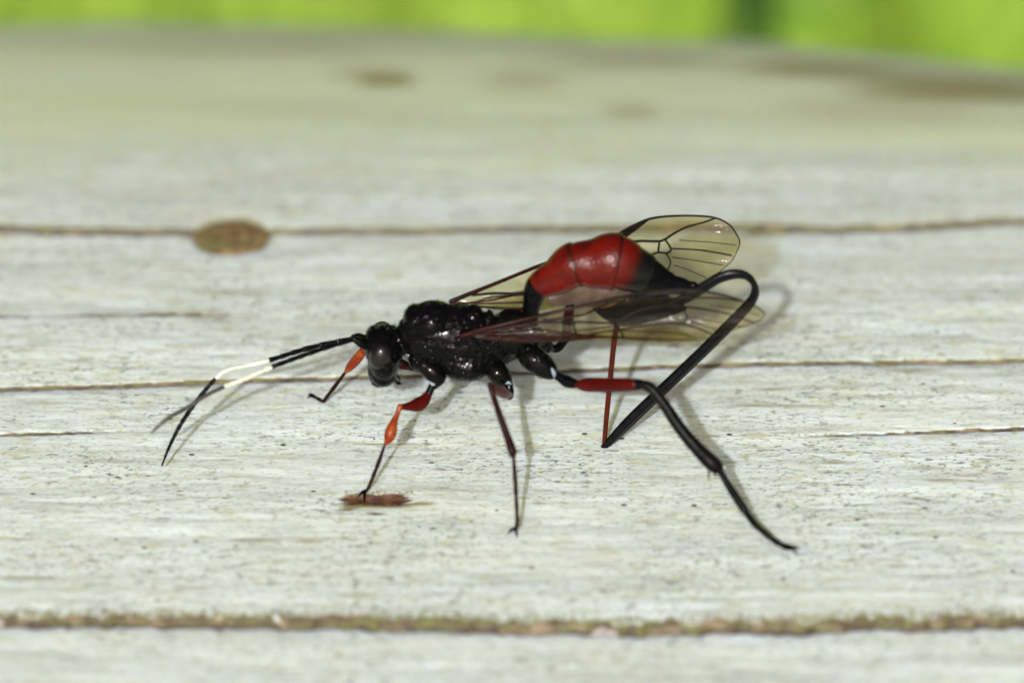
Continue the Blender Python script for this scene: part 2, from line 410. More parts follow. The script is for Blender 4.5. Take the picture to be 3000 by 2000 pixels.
def spot(px, py, rx, ry, ch, k):
    p = ground(px, py); a = ground(px + rx, py); b = ground(px, py + ry)
    SPOTS.append((p[0], p[1], abs(a[0] - p[0]), abs(b[1] - p[1]), ch, k))
spot(1100, 1462, 105, 17, 1, 1.7); spot(1060, 1468, 60, 12, 1, 0.8); spot(1150, 1458, 60, 9, 1, 0.9); spot(1110, 1480, 110, 8, 2, 1.0); spot(1030, 1485, 30, 10, 2, 0.9)
spot(1220, 1476, 60, 6, 2, 0.9); spot(1040, 1452, 40, 6, 2, 0.9); spot(960, 1470, 60, 12, 1, 0.45); spot(1010, 1495, 40, 6, 1, 0.8); spot(1105, 1505, 45, 5, 1, 0.9); spot(620, 1490, 60, 6, 1, 0.6); spot(1140, 1297, 110, 4, 2, 0.75)
for q in ((470, 1465, 40, 5), (360, 1608, 60, 7), (60, 1580, 70, 6), (190, 1596, 60, 5), (1020, 1573, 40, 7), (1300, 1372, 60, 6), (480, 1520, 40, 9), (2160, 1528, 40, 6),
          (1880, 1667, 50, 6), (860, 1747, 50, 7), (1290, 1740, 50, 8)): spot(*q, 1, 0.62)
for q in ((740, 1580, 90, 8), (900, 1585, 60, 7), (1050, 1744, 60, 10), (560, 1720, 60, 7), (80, 1690, 110, 9), (2260, 1140, 60, 7), (2680, 1085, 90, 9), (690, 855, 120, 9), (2710, 1365, 60, 9), (2760, 1405, 60, 8), (2450, 1350, 50, 7), (2300, 1190, 200, 5)):
    spot(*q, 2, 0.55)
spot(1130, 235, 95, 24, 2, 1.0); spot(1080, 215, 140, 30, 2, 0.5); spot(950, 330, 500, 30, 2, 0.22)
spot(1540, 235, 170, 50, 2, 0.42); spot(1900, 170, 400, 36, 2, 0.5); spot(2420, 190, 300, 46, 2, 0.72); spot(2800, 250, 360, 66, 2, 0.78); spot(2600, 320, 420, 60, 2, 0.42); spot(1850, 325, 110, 30, 2, 0.5); spot(2250, 680, 70, 14, 2, 0.9)
spot(2900, 300, 200, 40, 2, 0.3); spot(700, 130, 700, 60, 2, 0.4); spot(1500, 210, 2600, 150, 2, 0.12); spot(600, 300, 700, 40, 2, 0.25); spot(2300, 330, 700, 30, 2, 0.25)
KN = ground(680, 692); KNA = ground(568, 692); KNB = ground(680, 634); KNC = ground(680, 742)

def timber():
    xs = np.concatenate([np.linspace(-260, -29, 26)[:-1], np.arange(-29, 29, 0.125), np.linspace(29, 260, 26)])
    ys = np.concatenate([np.linspace(-58, -21, 50)[:-1], np.arange(-21, 24.0, 0.082), np.arange(24.0, 84.0, 0.3)])
    X, Y = np.meshgrid(xs, ys)
    Zc = crown(Y) + 0.10 * (vnoise(X * 0.06 + 5, Y * 0.25, 11) - 0.5) + 0.07 * (vnoise(X * 0.12, Y * 0.8, 12) - 0.5)
    Zc += 0.035 * (vnoise(X * 0.35, Y * 2.6, 13) - 0.5) + 0.022 * (vnoise(X * 0.9, Y * 6.0, 14) - 0.5)
    Ye = np.interp(X, EDGE[:, 0], EDGE[:, 1]) - 8.0 + 1.2 * (vnoise(X * 0.3, X * 0, 16) - 0.5)
    Zc -= 0.012 * np.maximum(Y - Ye, 0) ** 2
    Zc -= 0.0045 * np.maximum(-Y - 24, 0) ** 2
    mask = np.zeros(X.shape + (4,))
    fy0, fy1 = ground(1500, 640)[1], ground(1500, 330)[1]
    far_tint = np.clip((Y + 5 * (vnoise(X * 0.08, Y * 0.25, 77) - 0.5) + 3 * (vnoise(X * 0.25, Y * 0.9, 78) - 0.5) - fy0) / (fy1 - fy0), 0, 1)  # weight of the greener tint, rising towards the back
    mask[..., 3] = far_tint * far_tint * (3 - 2 * far_tint) * (0.75 + 0.35 * vnoise(X * 0.12, Y * 0.7, 79))
    for i, (g, wd, dep, reach, fade) in enumerate(CR):
        yc = np.interp(X[0], g[:, 0], g[:, 1]) + 0.30 * wd * (vnoise(X[0] * 0.7, X[0] * 0, 30 + i) - 0.5) * 2 + 0.35 * wd * (vnoise(X[0] * 3.1, X[0] * 0, 50 + i) - 0.5) * 2
        k = 0.55 + 0.9 * vnoise(X[0] * 0.45, X[0] * 0, 70 + i) * (0.5 + vnoise(X[0] * 2.0, X[0] * 0, 90 + i))
        if wd > 0.3: k = 0.85 + 0.2 * vnoise(X[0] * 0.6, X[0] * 0, 70 + i)
        span = g[-1, 0] - g[0, 0]; u = (X[0] - g[0, 0]) / span
        if fade[0]: k = k * np.clip(u / 0.25, 0, 1)
        if fade[1]: k = k * np.clip((1 - u) / 0.35, 0, 1)
        k = np.where((u < 0) & (fade[0] == 1), 0, k); k = np.where((u > 1) & (fade[1] == 1), 0, k)
        dy = Y - yc[None, :]
        prof = np.exp(-np.abs(dy / wd) ** (6 if wd > 0.3 else 3))
        Zc -= dep * prof * np.minimum(k, 1.15)[None, :]
        if wd > 0.3:                                       # the far lip of the wide groove is furred with growth
            rr = reach * (1.25 + 0.5 * (vnoise(X * 2.2, Y * 0, 140) - 0.4) + 0.4 * (vnoise(X * 6.0, Y * 0, 141) - 0.5))
            mask[..., 0] = np.maximum(mask[..., 0], np.where(dy > 0, np.exp(-np.abs(dy / (rr * 1.05)) ** 5), np.exp(-np.abs(dy / (reach * 0.93)) ** 8)) * 1.1)
        else:
            mask[..., 0] = np.maximum(mask[..., 0], np.exp(-np.abs(dy / np.where(dy > 0, wd * 1.75, wd * 1.1)) ** 5) * np.minimum(k, 1.2)[None, :] * (0.42 if wd == 0.10 else 0.7 if wd < 0.09 else 1.0))
    mask[..., 0] *= 1.0
    for (sx, sy, rx, ry, ch, kk) in SPOTS:
        e = np.exp(-(np.abs((X - sx) / rx) ** 3 + np.abs((Y - sy) / ry) ** 2.4)); mask[..., ch] = np.maximum(mask[..., ch], e * kk)
    # gouge under the front foot
    sx, sy, rx, ry = SPOTS[0][:4]
    e = np.exp(-(np.abs((X - sx) / rx) ** 4 + np.abs((Y - sy + 0.05) / (ry * 0.9)) ** 4)); Zc -= 0.16 * e * (0.6 + 0.8 * vnoise(X * 2, Y * 9, 5))
    # hole that holds the knot
    dx = (X - KN[0]) / (KN[0] - KNA[0]); dyk = np.where(Y > KN[1], (Y - KN[1]) / (KNB[1] - KN[1]), (KN[1] - Y) / (KN[1] - KNC[1]))
    kk = np.clip(1.25 - (np.abs(dx) ** 2.2 + np.abs(dyk) ** 2), 0, 0.5) / 0.5
    Zc -= 0.16 * kk * kk * (3 - 2 * kk)
    mask[..., 2] = np.maximum(mask[..., 2], np.clip(1.6 - 1.05 * (np.abs(dx) ** 2.2 + np.abs(dyk) ** 2), 0, 0.8))
    # rounded back arris and the sides, as more rows
    rows = [np.stack([X, Y, Zc], -1)]; mrows = [mask]
    eY, eZ = Y[-1], Zc[-1]
    for a, dyb, dz in ((0, 1.5, -1.2), (1, 3.5, -3.4), (2, 6.0, -7.0), (3, 8.5, -12.0), (4, 11, -20), (5, 13, -38), (6, 12, None)):
        z = np.full_like(eZ, BASE - 1.5) if dz is None else eZ + dz
        rows.append(np.stack([xs, eY + dyb + 0.4 * (vnoise(xs * 0.5 + a * 7, xs * 0 + a, 21) - 0.5), z], -1)[None]); m_ = mask[-1:].copy(); m_[..., 2] = 0.5; mrows.append(m_)
    fY, fZ = Y[0], Zc[0]; pre = []
    for dyb, dz in ((-2.4, None), (-2.4, -30), (-2.2, -5), (-1.4, -1.6), (-0.6, -0.5)):
        z = np.full_like(fZ, BASE - 1.5) if dz is None else fZ + dz
        pre.append(np.stack([xs, fY + dyb, z], -1)[None])
    P = np.concatenate(pre + rows, 0); Mk = np.concatenate([np.repeat(mask[:1] * 0 + [0, 0, 0.2, 0], len(pre), 0)] + mrows, 0)
    nr, nc = P.shape[:2]
    idx = np.arange(nr * nc).reshape(nr, nc)
    Q = np.stack([idx[:-1, :-1], idx[:-1, 1:], idx[1:, 1:], idx[1:, :-1]], -1).reshape(-1, 4)
    faces = Q.tolist() + [idx[:, 0].tolist(), idx[::-1, -1].tolist(), idx[0][::-1].tolist() + idx[-1].tolist()]
    me = bpy.data.meshes.new('timber'); me.from_pydata((P.reshape(-1, 3) * MM).tolist(), [], faces)
    me.polygons.foreach_set('use_smooth', [True] * len(me.polygons))
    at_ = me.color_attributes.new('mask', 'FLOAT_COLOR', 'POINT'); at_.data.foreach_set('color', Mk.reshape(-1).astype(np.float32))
    me.update()
    return me, (X, Y, Zc)
me, (TX, TY, TZ) = timber()
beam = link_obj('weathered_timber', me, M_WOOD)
tag(beam, 'pale weathered grey timber with long cracks and brown knots, lying on the grass', 'timber')
def surf(x, y):
    i = int(np.argmin(np.abs(TX[0] - x))); j = int(np.argmin(np.abs(TY[:, i] - y))); return float(TZ[j, i])

def knot():
    V = [(KN[0], KN[1], 0)]; F = []; n = 40; rings = 9; z0 = float(crown(KN[1])) - 0.42
    V = []
    for r in range(rings + 1):
        for j in range(n):
            a = 2 * math.pi * j / n; u = r / rings * 1.16
            c, s = math.cos(a), math.sin(a)
            wob = 0.10 * (vnoise(np.array([a * 2.2]), np.array([u]), 33)[0] - 0.5) * 2; x = KN[0] + wob + math.copysign(abs(c) ** (1.15 if c < 0 else 0.85), c) * (KN[0] - KNA[0]) * u * (1.12 if c < 0 else 1.0) * (1 + 0.07 * math.sin(3 * a + 1) + 0.04 * math.sin(7 * a))
            y = KN[1] + s * ((KNB[1] - KN[1]) if s > 0 else (KN[1] - KNC[1])) * u * (1 + 0.07 * math.sin(5 * a) + 0.05 * math.sin(9 * a + 2))
            z = float(crown(y)) - 0.02 - 0.16 * u ** 6 + 0.10 * (vnoise(np.array([x * 1.6]), np.array([y * 1.2]), 8)[0] - 0.5)
            V.append((x, y, z))
    for r in range(rings):
        for j in range(n):
            k = (j + 1) % n; F.append((r * n + j, r * n + k, (r + 1) * n + k, (r + 1) * n + j))
    return link_obj('knot', mesh(V, F), M_KNOT, beam)
knot()

def moss():                                   # tiny tufts along the groove and cracks
    V = []; F = []
    def tuft(x, y, z, r):
        b = len(V)
        for k in range(5):
            a = random.random() * 6.283; ln = r * random.uniform(0.7, 1.8); tx = x + math.cos(a) * ln * 0.7; ty = y + math.sin(a) * ln * 0.7; wv = r * 0.35
            i = len(V)
            V.extend([(x - math.sin(a) * wv, y + math.cos(a) * wv, z - r * 0.5), (x + math.sin(a) * wv, y - math.cos(a) * wv, z - r * 0.5), (tx, ty, z + ln * random.uniform(0.3, 1.0)), (x + (tx - x) * 0.4, y + (ty - y) * 0.4, z + ln * 0.7)])
            F.extend([(i, i + 1, i + 3), (i + 1, i + 2, i + 3), (i + 2, i, i + 3)])
    for ci, N, spread, r0 in ((5, 2600, 0.30, 0.06), (0, 700, 0.22, 0.06), (1, 420, 0.09, 0.04), (3, 120, 0.06, 0.035)):
        g, wd = CR[ci][0], CR[ci][1]
        for _ in range(N):
            x = random.uniform(max(g[0, 0], -26), min(g[-1, 0], 26))
            if random.random() > 0.25 + 1.1 * vnoise(np.array([x * 0.6]), np.array([0.0]), 200 + ci)[0]: continue
            y = np.interp(x, g[:, 0], g[:, 1]) + abs(random.gauss(0, spread)) * (1 if random.random() < 0.8 else -0.6) + (0.28 if ci == 5 else 0)
            tuft(x, y, surf(x, y), r0 * random.uniform(0.5, 1.4))
    sx, sy, rx, ry = SPOTS[0][:4]
    for _ in range(160):
        x = sx + random.uniform(-0.9, 1.1) * rx; y = sy + ry * random.choice((-1.1, 1.0)) + random.gauss(0, 0.07); tuft(x, y, surf(x, y), random.uniform(0.02, 0.05))
    o = link_obj('moss', mesh(V, F, False), M_MOSS, beam, 'stuff')
moss()
for px, py, rx, ry in ((1778, 1828, 46, 20), (-2, 1808, 16, 34)):      # pale silk plugs in the groove
    p = ground(px, py); z = surf(p[0], p[1]) if abs(p[0]) < 26 else -0.5
    c = (p[0], p[1] - 0.05, -0.52); V, F = ellipsoid(c, (rx / PX, 0.40, 0.42), None, 22, 14)
    V = [np.asarray(v) + 0.14 * (np.array([vnoise(np.array([v[0] * 5 + k]), np.array([v[1] * 5 + v[2] * 4]), 40 + k)[0] for k in range(3)]) - 0.5) for v in V]
    link_obj('silk_plug', mesh(V, F), M_SILK, beam)

# ------------------------------------------------------------------ the wasp
wasp = bpy.data.objects.new('wasp', None); COL.objects.link(wasp)
tag(wasp, 'black and red wasp with white-banded antennae drilling its ovipositor into the timber', 'wasp')
def sec(top, bot, ry):                         # a body section from its outline's upper and lower pixel
    c = at((top[0] + bot[0]) / 2, (top[1] + bot[1]) / 2, 0); h = math.dist(top, bot) / 2 / PX
    return c, (ry * h, h)
def body_part(secs, n=28, sub=4):
    P = [s[0] for s in secs]; R = [s[1] for s in secs]; return loft(P, R, n, sub)
def blob(px, py, Y, rx, ry, rz, deg=0):        # ellipsoid, radii in mm
    return ellipsoid(at(px, py, Y), (rx, ry, rz), tilt(deg))
ABD = [((1530, 922), (1578, 920), 0.9), ((1532, 880), (1586, 893), 0.95), ((1556, 806), (1600, 872), 1.0), ((1615, 757), (1653, 858), 1.0), ((1665, 714), (1702, 838), 1.0),
       ((1731, 698), (1754, 845), 0.95), ((1798, 683), (1804, 850), 0.92), ((1852, 717), (1846, 857), 0.9), ((1902, 750), (1892, 862), 0.85), ((1956, 793), (1946, 866), 0.8), ((2010, 817), (2005, 860), 0.8), ((2040, 828), (2038, 850), 0.8)]
asec = [sec(*a) for a in ABD]
def shrink(s, k): return (s[0], (s[1][0] * k, s[1][1] * k))
thorax = body_part([sec(a, b, r) for a, b, r in (((1186, 968), (1190, 1045), 0.8), ((1206, 918), (1212, 1072), 0.82), ((1250, 893), (1255, 1085), 0.82), ((1320, 885), (1325, 1098), 0.82),
                                                ((1390, 900), (1392, 1102), 0.82), ((1440, 914), (1445, 1086), 0.85), ((1490, 920), (1500, 1056), 0.9), ((1532, 926), (1548, 1038), 0.9), ((1560, 950), (1572, 1026), 0.8))])
parts = [thorax,
         blob(1272, 948, 0.0, 1.02, 0.95, 0.84, -4),                       # mesoscutum
         blob(1266, 955, -0.50, 0.60, 0.42, 0.56, -8), blob(1266, 922, 0.50, 0.60, 0.42, 0.56, -8),
         blob(1222, 938, 0.0, 0.50, 0.72, 0.60, 20),
         blob(1385, 925, 0.0, 0.40, 0.50, 0.42, -10), blob(1432, 932, 0.0, 0.22, 0.42, 0.3, 0),
         blob(1365, 1066, -0.50, 0.92, 0.70, 0.62, -4), blob(1365, 1030, 0.50, 0.92, 0.70, 0.62, -4),       # mesopleura
         blob(1500, 985, -0.35, 0.75, 0.75, 0.72, -12), blob(1500, 960, 0.35, 0.75, 0.75, 0.72, -12),       # propodeum
         blob(1236, 1058, -0.45, 0.55, 0.50, 0.42, -35), blob(1236, 1030, 0.45, 0.55, 0.50, 0.42, -35),     # propleura
         blob(1368, 978, -1.0, 0.26, 0.22, 0.17, 0), blob(1360, 900, 1.0, 0.26, 0.22, 0.17, 0),             # tegulae
         loft([at(1150, 1015, 0), at(1180, 1012, 0), at(1215, 1008, 0)], [0.42, 0.38, 0.5], 16, 4),          # neck
         blob(1126, 1033, 0, 0.64, 1.10, 1.08, 0), blob(1104, 1018, 0, 0.46, 0.95, 0.82, 10), blob(1116, 1082, -0.05, 0.50, 0.62, 0.62, -8), blob(1148, 1020, 0.1, 0.42, 0.95, 0.85, 0),
         blob(1112, 1110, -0.05, 0.36, 0.48, 0.24, 0), blob(1124, 1088, -0.1, 0.52, 0.75, 0.5, 0),
         loft([at(1535, 985, 0), at(1552, 950, 0), at(1555, 915, 0), at(1560, 885, 0)], [0.40, 0.30, 0.30, 0.32], 16, 4),
         body_part([shrink(s, 0.90) for s in asec])]
def remesh(V, F, vox, smooth):
    me = mesh(V, F, True, 1.0, 'tmp'); o = bpy.data.objects.new('tmp', me); COL.objects.link(o)
    r = o.modifiers.new('r', 'REMESH'); r.mode = 'VOXEL'; r.voxel_size = vox; r.use_smooth_shade = True
    if smooth: s = o.modifiers.new('s', 'SMOOTH'); s.iterations = smooth; s.factor = 0.5
    dg = bpy.context.evaluated_depsgraph_get(); out = bpy.data.meshes.new_from_object(o.evaluated_get(dg))
    bpy.data.objects.remove(o); bpy.data.meshes.remove(me); out.transform(Matrix.Scale(MM, 4)); return out
bm_ = remesh(*join(*parts), 0.034, 7)
def sculpt(me):                                # seams between the plates of the thorax and its coarse, pitted sides
    n = len(me.vertices); co = np.zeros(n * 3); no = np.zeros(n * 3)
    me.vertices.foreach_get('co', co); me.vertex_normals.foreach_get('vector', no)
    co = co.reshape(-1, 3) / MM; no = no.reshape(-1, 3)
    q = co.copy(); q[:, 1] = -np.abs(q[:, 1]); d = q - CAM; dep = d @ FD
    px = 1500 + (d @ RT) / dep / WID * 3000; py = 1000 - (d @ UP) / dep / WID * 3000
    face = np.clip((np.abs(no[:, 1]) + np.abs(no[:, 2]) * 0.5) * 1.5, 0, 1)
    cut = np.zeros(n)
    for line in ([(1220, 980), (1222, 950), (1256, 926), (1290, 912)], [(1187, 981), (1226, 982), (1268, 983), (1300, 966), (1335, 950)], [(1190, 990), (1240, 996), (1272, 1004), (1288, 1030), (1287, 1066), (1296, 1092)],
                 [(1395, 990), (1417, 1028), (1440, 1088)], [(1345, 888), (1350, 915), (1356, 950)], [(1420, 905), (1425, 930), (1430, 960)], [(1300, 1008), (1340, 1012), (1395, 1000)],
                 [(1440, 960), (1452, 1000), (1470, 1040)], [(1310, 1062), (1360, 1050), (1420, 1056)]):
        L = catmull(np.array(line, float), 6)
        for a, b in zip(L[:-1], L[1:]):
            ab = b - a; t = np.clip(((px - a[0]) * ab[0] + (py - a[1]) * ab[1]) / (ab @ ab), 0, 1)
            dd = np.hypot(px - a[0] - t * ab[0], py - a[1] - t * ab[1]); cut = np.maximum(cut, np.exp(-(dd / 4.0) ** 2))
    rough = np.clip((py - 985 + (px - 1280) * 0.05) / 25, 0, 1) * (px > 1178) * (px < 1575)
    rough = np.maximum(rough, ((px > 1425) & (px < 1575)) * 0.8); rough = np.maximum(rough, (px < 1178) * 0.22)
    nz = (vnoise(co[:, 0] * 7.5 + co[:, 1] * 3.1, co[:, 2] * 7.5 - co[:, 1] * 4.7, 61) - 0.5) + 0.6 * (vnoise(co[:, 0] * 14 + co[:, 1] * 6, co[:, 2] * 14 - co[:, 1] * 9, 62) - 0.5)
    co += no * (nz * 0.034 * rough - cut * face * 0.060)[:, None]
    me.vertices.foreach_set('co', (co * MM).reshape(-1)); me.update()
sculpt(bm_)
body = link_obj('body', bm_, M_BLACK, wasp)

def setae(name, me, N, lmin, lmax, lean, parent, keep=None, wd=0.006):
    n = len(me.vertices); co = np.zeros(n * 3); no = np.zeros(n * 3); me.vertices.foreach_get('co', co)
    me.vertex_normals.foreach_get('vector', no) if hasattr(me, 'vertex_normals') else None
    co = co.reshape(-1, 3) / MM; no = no.reshape(-1, 3); pick = rng.integers(0, n, N); V = []; F = []
    for i in pick:
        p = co[i]; nn = no[i]
        if keep and not keep(p): continue
        d = nn + np.asarray(lean) * 0.5 + rng.normal(0, 0.25, 3); d /= np.linalg.norm(d); s = np.cross(d, rng.normal(0, 1, 3)); s /= np.linalg.norm(s) + 1e-9
        L = rng.uniform(lmin, lmax); b = len(V); V += [p - nn * 0.01 - s * wd, p - nn * 0.01 + s * wd, p + d * L]; F.append((b, b + 1, b + 2))
    return link_obj(name, mesh(V, F, False), M_HAIR, parent, 'stuff')
setae('setae', bm_, 4500, 0.06, 0.19, (0.5, 0, -0.2), body, lambda p: p[0] < at(1575, 1000, 0)[0])

# eyes
for s, dy in ((-1, 0), (1, 1)):
    c = at(1116, 1044, -0.78); c = np.array([c[0], s * 0.78, c[2]])
    link_obj('eye', mesh(*ellipsoid(c, (0.43, 0.36, 0.55), tilt(-8), 32, 20)), M_EYE, body)
for px, py, Y in ((1128, 953, 0.0), (1136, 962, -0.2), (1136, 950, 0.2)):
    link_obj('ocellus', mesh(*ellipsoid(at(px, py, Y), (0.07, 0.07, 0.06), None, 12, 8)), M_EYE, body)
link_obj('mandible', mesh(*loft([at(1120, 1118, -0.2), at(1106, 1126, -0.3), at(1107, 1131, -0.25)], [0.13, 0.08, 0.02], 8, 3)), M_BLACKS, body)
link_obj('palp', mesh(*loft([at(1150, 1100, -0.2), at(1156, 1110, -0.3), at(1164, 1121, -0.35), at(1177, 1124, -0.3)], [0.05, 0.045, 0.075, 0.02], 8, 3)), M_BLACKS, body)
link_obj('palp', mesh(*loft([at(1160, 1095, -0.1), at(1170, 1108, -0.15), at(1172, 1122, -0.2)], [0.035, 0.025, 0.012], 8, 3)), M_BROWN, body)

# abdominal plates, each overlapping the next
def tergite(s0, s1, mat, flare, k0=1.0, start=0.98):
    secs = catmull(np.array([np.hstack([s[0], s[1]]) for s in asec]), 10)
    i0, i1 = int(s0 * 10), int(s1 * 10); seg = secs[i0:i1 + 1].copy(); m = len(seg)
    f = np.linspace(0, 1, m); kk = start + (flare - start) * f ** 0.9; kk[-1] = flare - 0.025
    if m > 4: kk[-2] = flare - 0.004
    V, F = loft(seg[:, :3], seg[:, 3:] * kk[:, None], 40, 1, cap=False)
    me = mesh(V, F[:-2])
    a = me.attributes.new('along', 'FLOAT', 'POINT'); a.data.foreach_set('value', np.repeat(f, 40).astype(np.float32))
    return link_obj('tergite', me, mat, body)
tergite(0.0, 2.15, M_BLACKS, 1.0, start=0.97)
tergite(2.0, 4.10, M_RED, 1.055, start=0.99)
tergite(4.0, 6.10, M_RED, 1.05, start=0.955)
tergite(6.0, 8.06, M_TERGD, 1.05, start=0.95)
tergite(8.0, 9.3, M_BLACKS, 1.07, start=0.95)
tergite(9.2, 10.1, M_BLACKS, 1.10, start=0.95); tergite(10.0, 10.7, M_BLACKS, 1.12, start=0.95)
link_obj('abdomen_tip', mesh(*ellipsoid(at(2032, 836, 0), (0.18, 0.16, 0.15), tilt(-20))), M_BLACKS, body)
# soft pale underside and the dark keel-like last plate below it
link_obj('sternite', mesh(*body_part([sec(a, b, 0.42) for a, b in (((1606, 866), (1610, 896)), ((1640, 850), (1646, 900)), ((1680, 812), (1690, 898)), ((1750, 810), (1756, 908)), ((1810, 830), (1812, 918)), ((1850, 850), (1850, 900)))])), M_PALE, body)
link_obj('hypopygium', mesh(*body_part([sec(a, b, 0.5) for a, b in (((1736, 896), (1744, 908)), ((1770, 872), (1785, 940)), ((1826, 852), (1842, 962)), ((1900, 855), (1910, 945)), ((1950, 862), (1956, 934)), ((1985, 880), (1990, 922)), ((2008, 898), (2010, 910)))])), M_BROWN if False else M_BLACKS, body)

# antennae
def segs(path, rad, cuts, mats, parent, name='flagellum_segment', n=10):
    """one limb path cut into ringed segments"""
    Q = catmull(np.hstack([np.array(path), np.array(rad)[:, None]]), 12)
    L = np.concatenate([[0], np.cumsum(np.linalg.norm(np.diff(Q[:, :3], axis=0), axis=1))]); L /= L[-1]
    for i in range(len(cuts) - 1):
        a, b = cuts[i], cuts[i + 1]; t = np.linspace(a, b, 6)
        pts = np.stack([np.interp(t, L, Q[:, k]) for k in range(4)], 1)
        pts[:, 3] *= np.array([0.74, 0.88, 0.96, 1.0, 1.06, 1.10])
        link_obj(name, mesh(*loft(pts[:, :3], pts[:, 3], n, 1)), mats[i] if isinstance(mats, list) else mats, parent)
def antenna(scape, path, rad, c0, c1, tail):
    root = bpy.data.objects.new('antenna', None); COL.objects.link(root); root.parent = wasp
    link_obj('scape', mesh(*loft([at(*p) for p in scape], [0.13, 0.19, 0.17, 0.11], 14, 4)), M_BLACKS, root)
    pts = [at(*p) for p in path]; n = 26
    cuts = [0]; 
    for i in range(n): cuts.append(cuts[-1] + (1.9 if i < 3 else 1.3 if i < 6 else 0.9))
    cuts = [c / cuts[-1] for c in cuts]
    mats = [M_BLACK if (cuts[i] + cuts[i + 1]) / 2 < c0 else M_WHITE if (cuts[i] + cuts[i + 1]) / 2 < c1 else tail for i in range(n)]
    segs(pts, [r / PX for r in rad], cuts, mats, root)
antenna([(1084, 1022, -0.32), (1068, 1010, -0.38), (1052, 1001, -0.42), (1038, 995, -0.45)],
        [(1038, 996, -0.45), (1000, 1006, -0.6), (958, 1018, -0.8), (888, 1041, -1.2), (786, 1079, -1.8), (715, 1110, -2.3), (642, 1139, -2.7), (591, 1165, -3.1), (543, 1197, -3.4), (496, 1222, -3.8), (464, 1248, -4.0), (443, 1269, -4.1)],
        [6, 6, 7, 7.5, 7.5, 7, 6.5, 6.5, 6.5, 6, 5, 2.5], 0.395, 0.615, M_GREY)
antenna([(1080, 1000, 0.22), (1064, 994, 0.22), (1048, 988, 0.2), (1036, 987, 0.2)],
        [(1038, 989, 0.2), (1005, 996, 0.1), (958, 1006, 0.0), (888, 1024, -0.2), (789, 1055, -0.6), (730, 1069, -0.8), (671, 1082, -1.0), (641, 1100, -1.1), (591, 1155, -1.3), (534, 1235, -1.6), (496, 1308, -1.9), (475, 1362, -2.1)],
        [6, 6, 7, 7.5, 7.5, 7, 6, 6, 6.5, 6.5, 5, 2.5], 0.36, 0.568, M_BLACKS)

# legs
def limb(name, pts, rad, mat, parent, n=14, sub=5, ry=1.0):
    P = [np.asarray(p) if len(p) == 4 else at(*p) for p in pts]
    P = [p[:3] for p in P]; R = np.array(rad) / PX
    return link_obj(name, mesh(*loft(P, np.stack([R * ry, R], 1), n, sub)), mat, parent)
def foot(px, py, Y=None):
    p = ground(px, py); return np.array([p[0], p[1], surf(p[0], p[1]) + 0.035, 0])
def new_leg():
    r = bpy.data.objects.new('leg', None); COL.objects.link(r); r.parent = wasp; return r
def claws(p, heads, parent):
    for h in heads:
        q = foot(*h); link_obj('claw', mesh(*loft([p[:3], (p[:3] + q[:3]) / 2 + np.array([0, 0, 0.05]), q[:3] + np.array([0, 0, -0.01])], [0.07, 0.05, 0.018], 8, 3)), M_BLACKS, parent)
def tarsus(path, rad, cuts, parent, mat):
    segs([p[:3] if len(p) == 4 else at(*p) for p in path], [r / PX for r in rad], cuts, mat, parent, 'tarsomere')
TC = [0, 0.46, 0.66, 0.80, 0.88, 1.0]
# near front leg
g = new_leg()
limb('coxa', [(1240, 1068, -0.75), (1268, 1088, -0.85), (1282, 1106, -0.9), (1272, 1126, -0.95)], [24, 30, 26, 15], M_BLACK, g)
limb('joint_patch', [(1260, 1120, -1.12), (1268, 1125, -1.14), (1274, 1124, -1.12)], [3, 5, 3], M_JOINT, g)
limb('trochanter', [(1268, 1126, -0.98), (1261, 1142, -1.05), (1253, 1160, -1.15)], [10, 11, 11], M_BLACKS, g)
limb('femur', [(1256, 1152, -1.1), (1243, 1172, -1.25), (1224, 1185, -1.4), (1198, 1190, -1.65), (1173, 1192, -1.9)], [11, 18, 21, 13, 8], M_REDLEG, g)
limb('tibia', [(1172, 1190, -1.9), (1164, 1212, -2.05), (1154, 1236, -2.2), (1146, 1262, -2.35), (1139, 1284, -2.5), (1130, 1298, -2.6)], [8, 7.5, 11, 17.5, 15, 6], M_ORANGE, g)
p = foot(1068, 1442)
tarsus([(1129, 1297, -2.6), (1104, 1368, -2.95), (1079, 1428, -3.2), p], [4.5, 6, 5, 6], TC, g, M_BROWN)
claws(p, ((1046, 1452), (1068, 1462)), g)
# near middle leg
g = new_leg()
limb('coxa', [(1440, 1075, -0.7), (1458, 1092, -0.85), (1478, 1112, -0.95), (1489, 1128, -1.0)], [26, 32, 26, 15], M_BLACK, g)
limb('joint_patch', [(1480, 1124, -1.2), (1488, 1120, -1.2), (1496, 1124, -1.2)], [3, 4.5, 3], M_JOINT, g)
limb('trochanter', [(1490, 1128, -1.05), (1494, 1144, -1.15), (1492, 1160, -1.3)], [11, 12, 12], M_BLACKS, g)
limb('femur', [(1490, 1156, -1.3), (1474, 1150, -1.9), (1456, 1140, -2.5), (1438, 1130, -3.1)], [13, 17, 15, 10], M_REDLEG, g)
limb('tibia', [(1437, 1128, -3.1), (1444, 1155, -3.25), (1462, 1210, -3.7), (1484, 1272, -4.15), (1500, 1318, -4.5), (1504, 1336, -4.65)], [10, 8.5, 9.5, 11, 13, 8], M_BROWN, g)
p = foot(1510, 1552)
tarsus([(1504, 1334, -4.65), (1509, 1400, -5.15), (1513, 1470, -5.6), (1515, 1530, -6.05), p], [6, 7, 6, 6, 6], TC, g, M_BROWN)
claws(p, ((1488, 1566), (1514, 1576)), g)
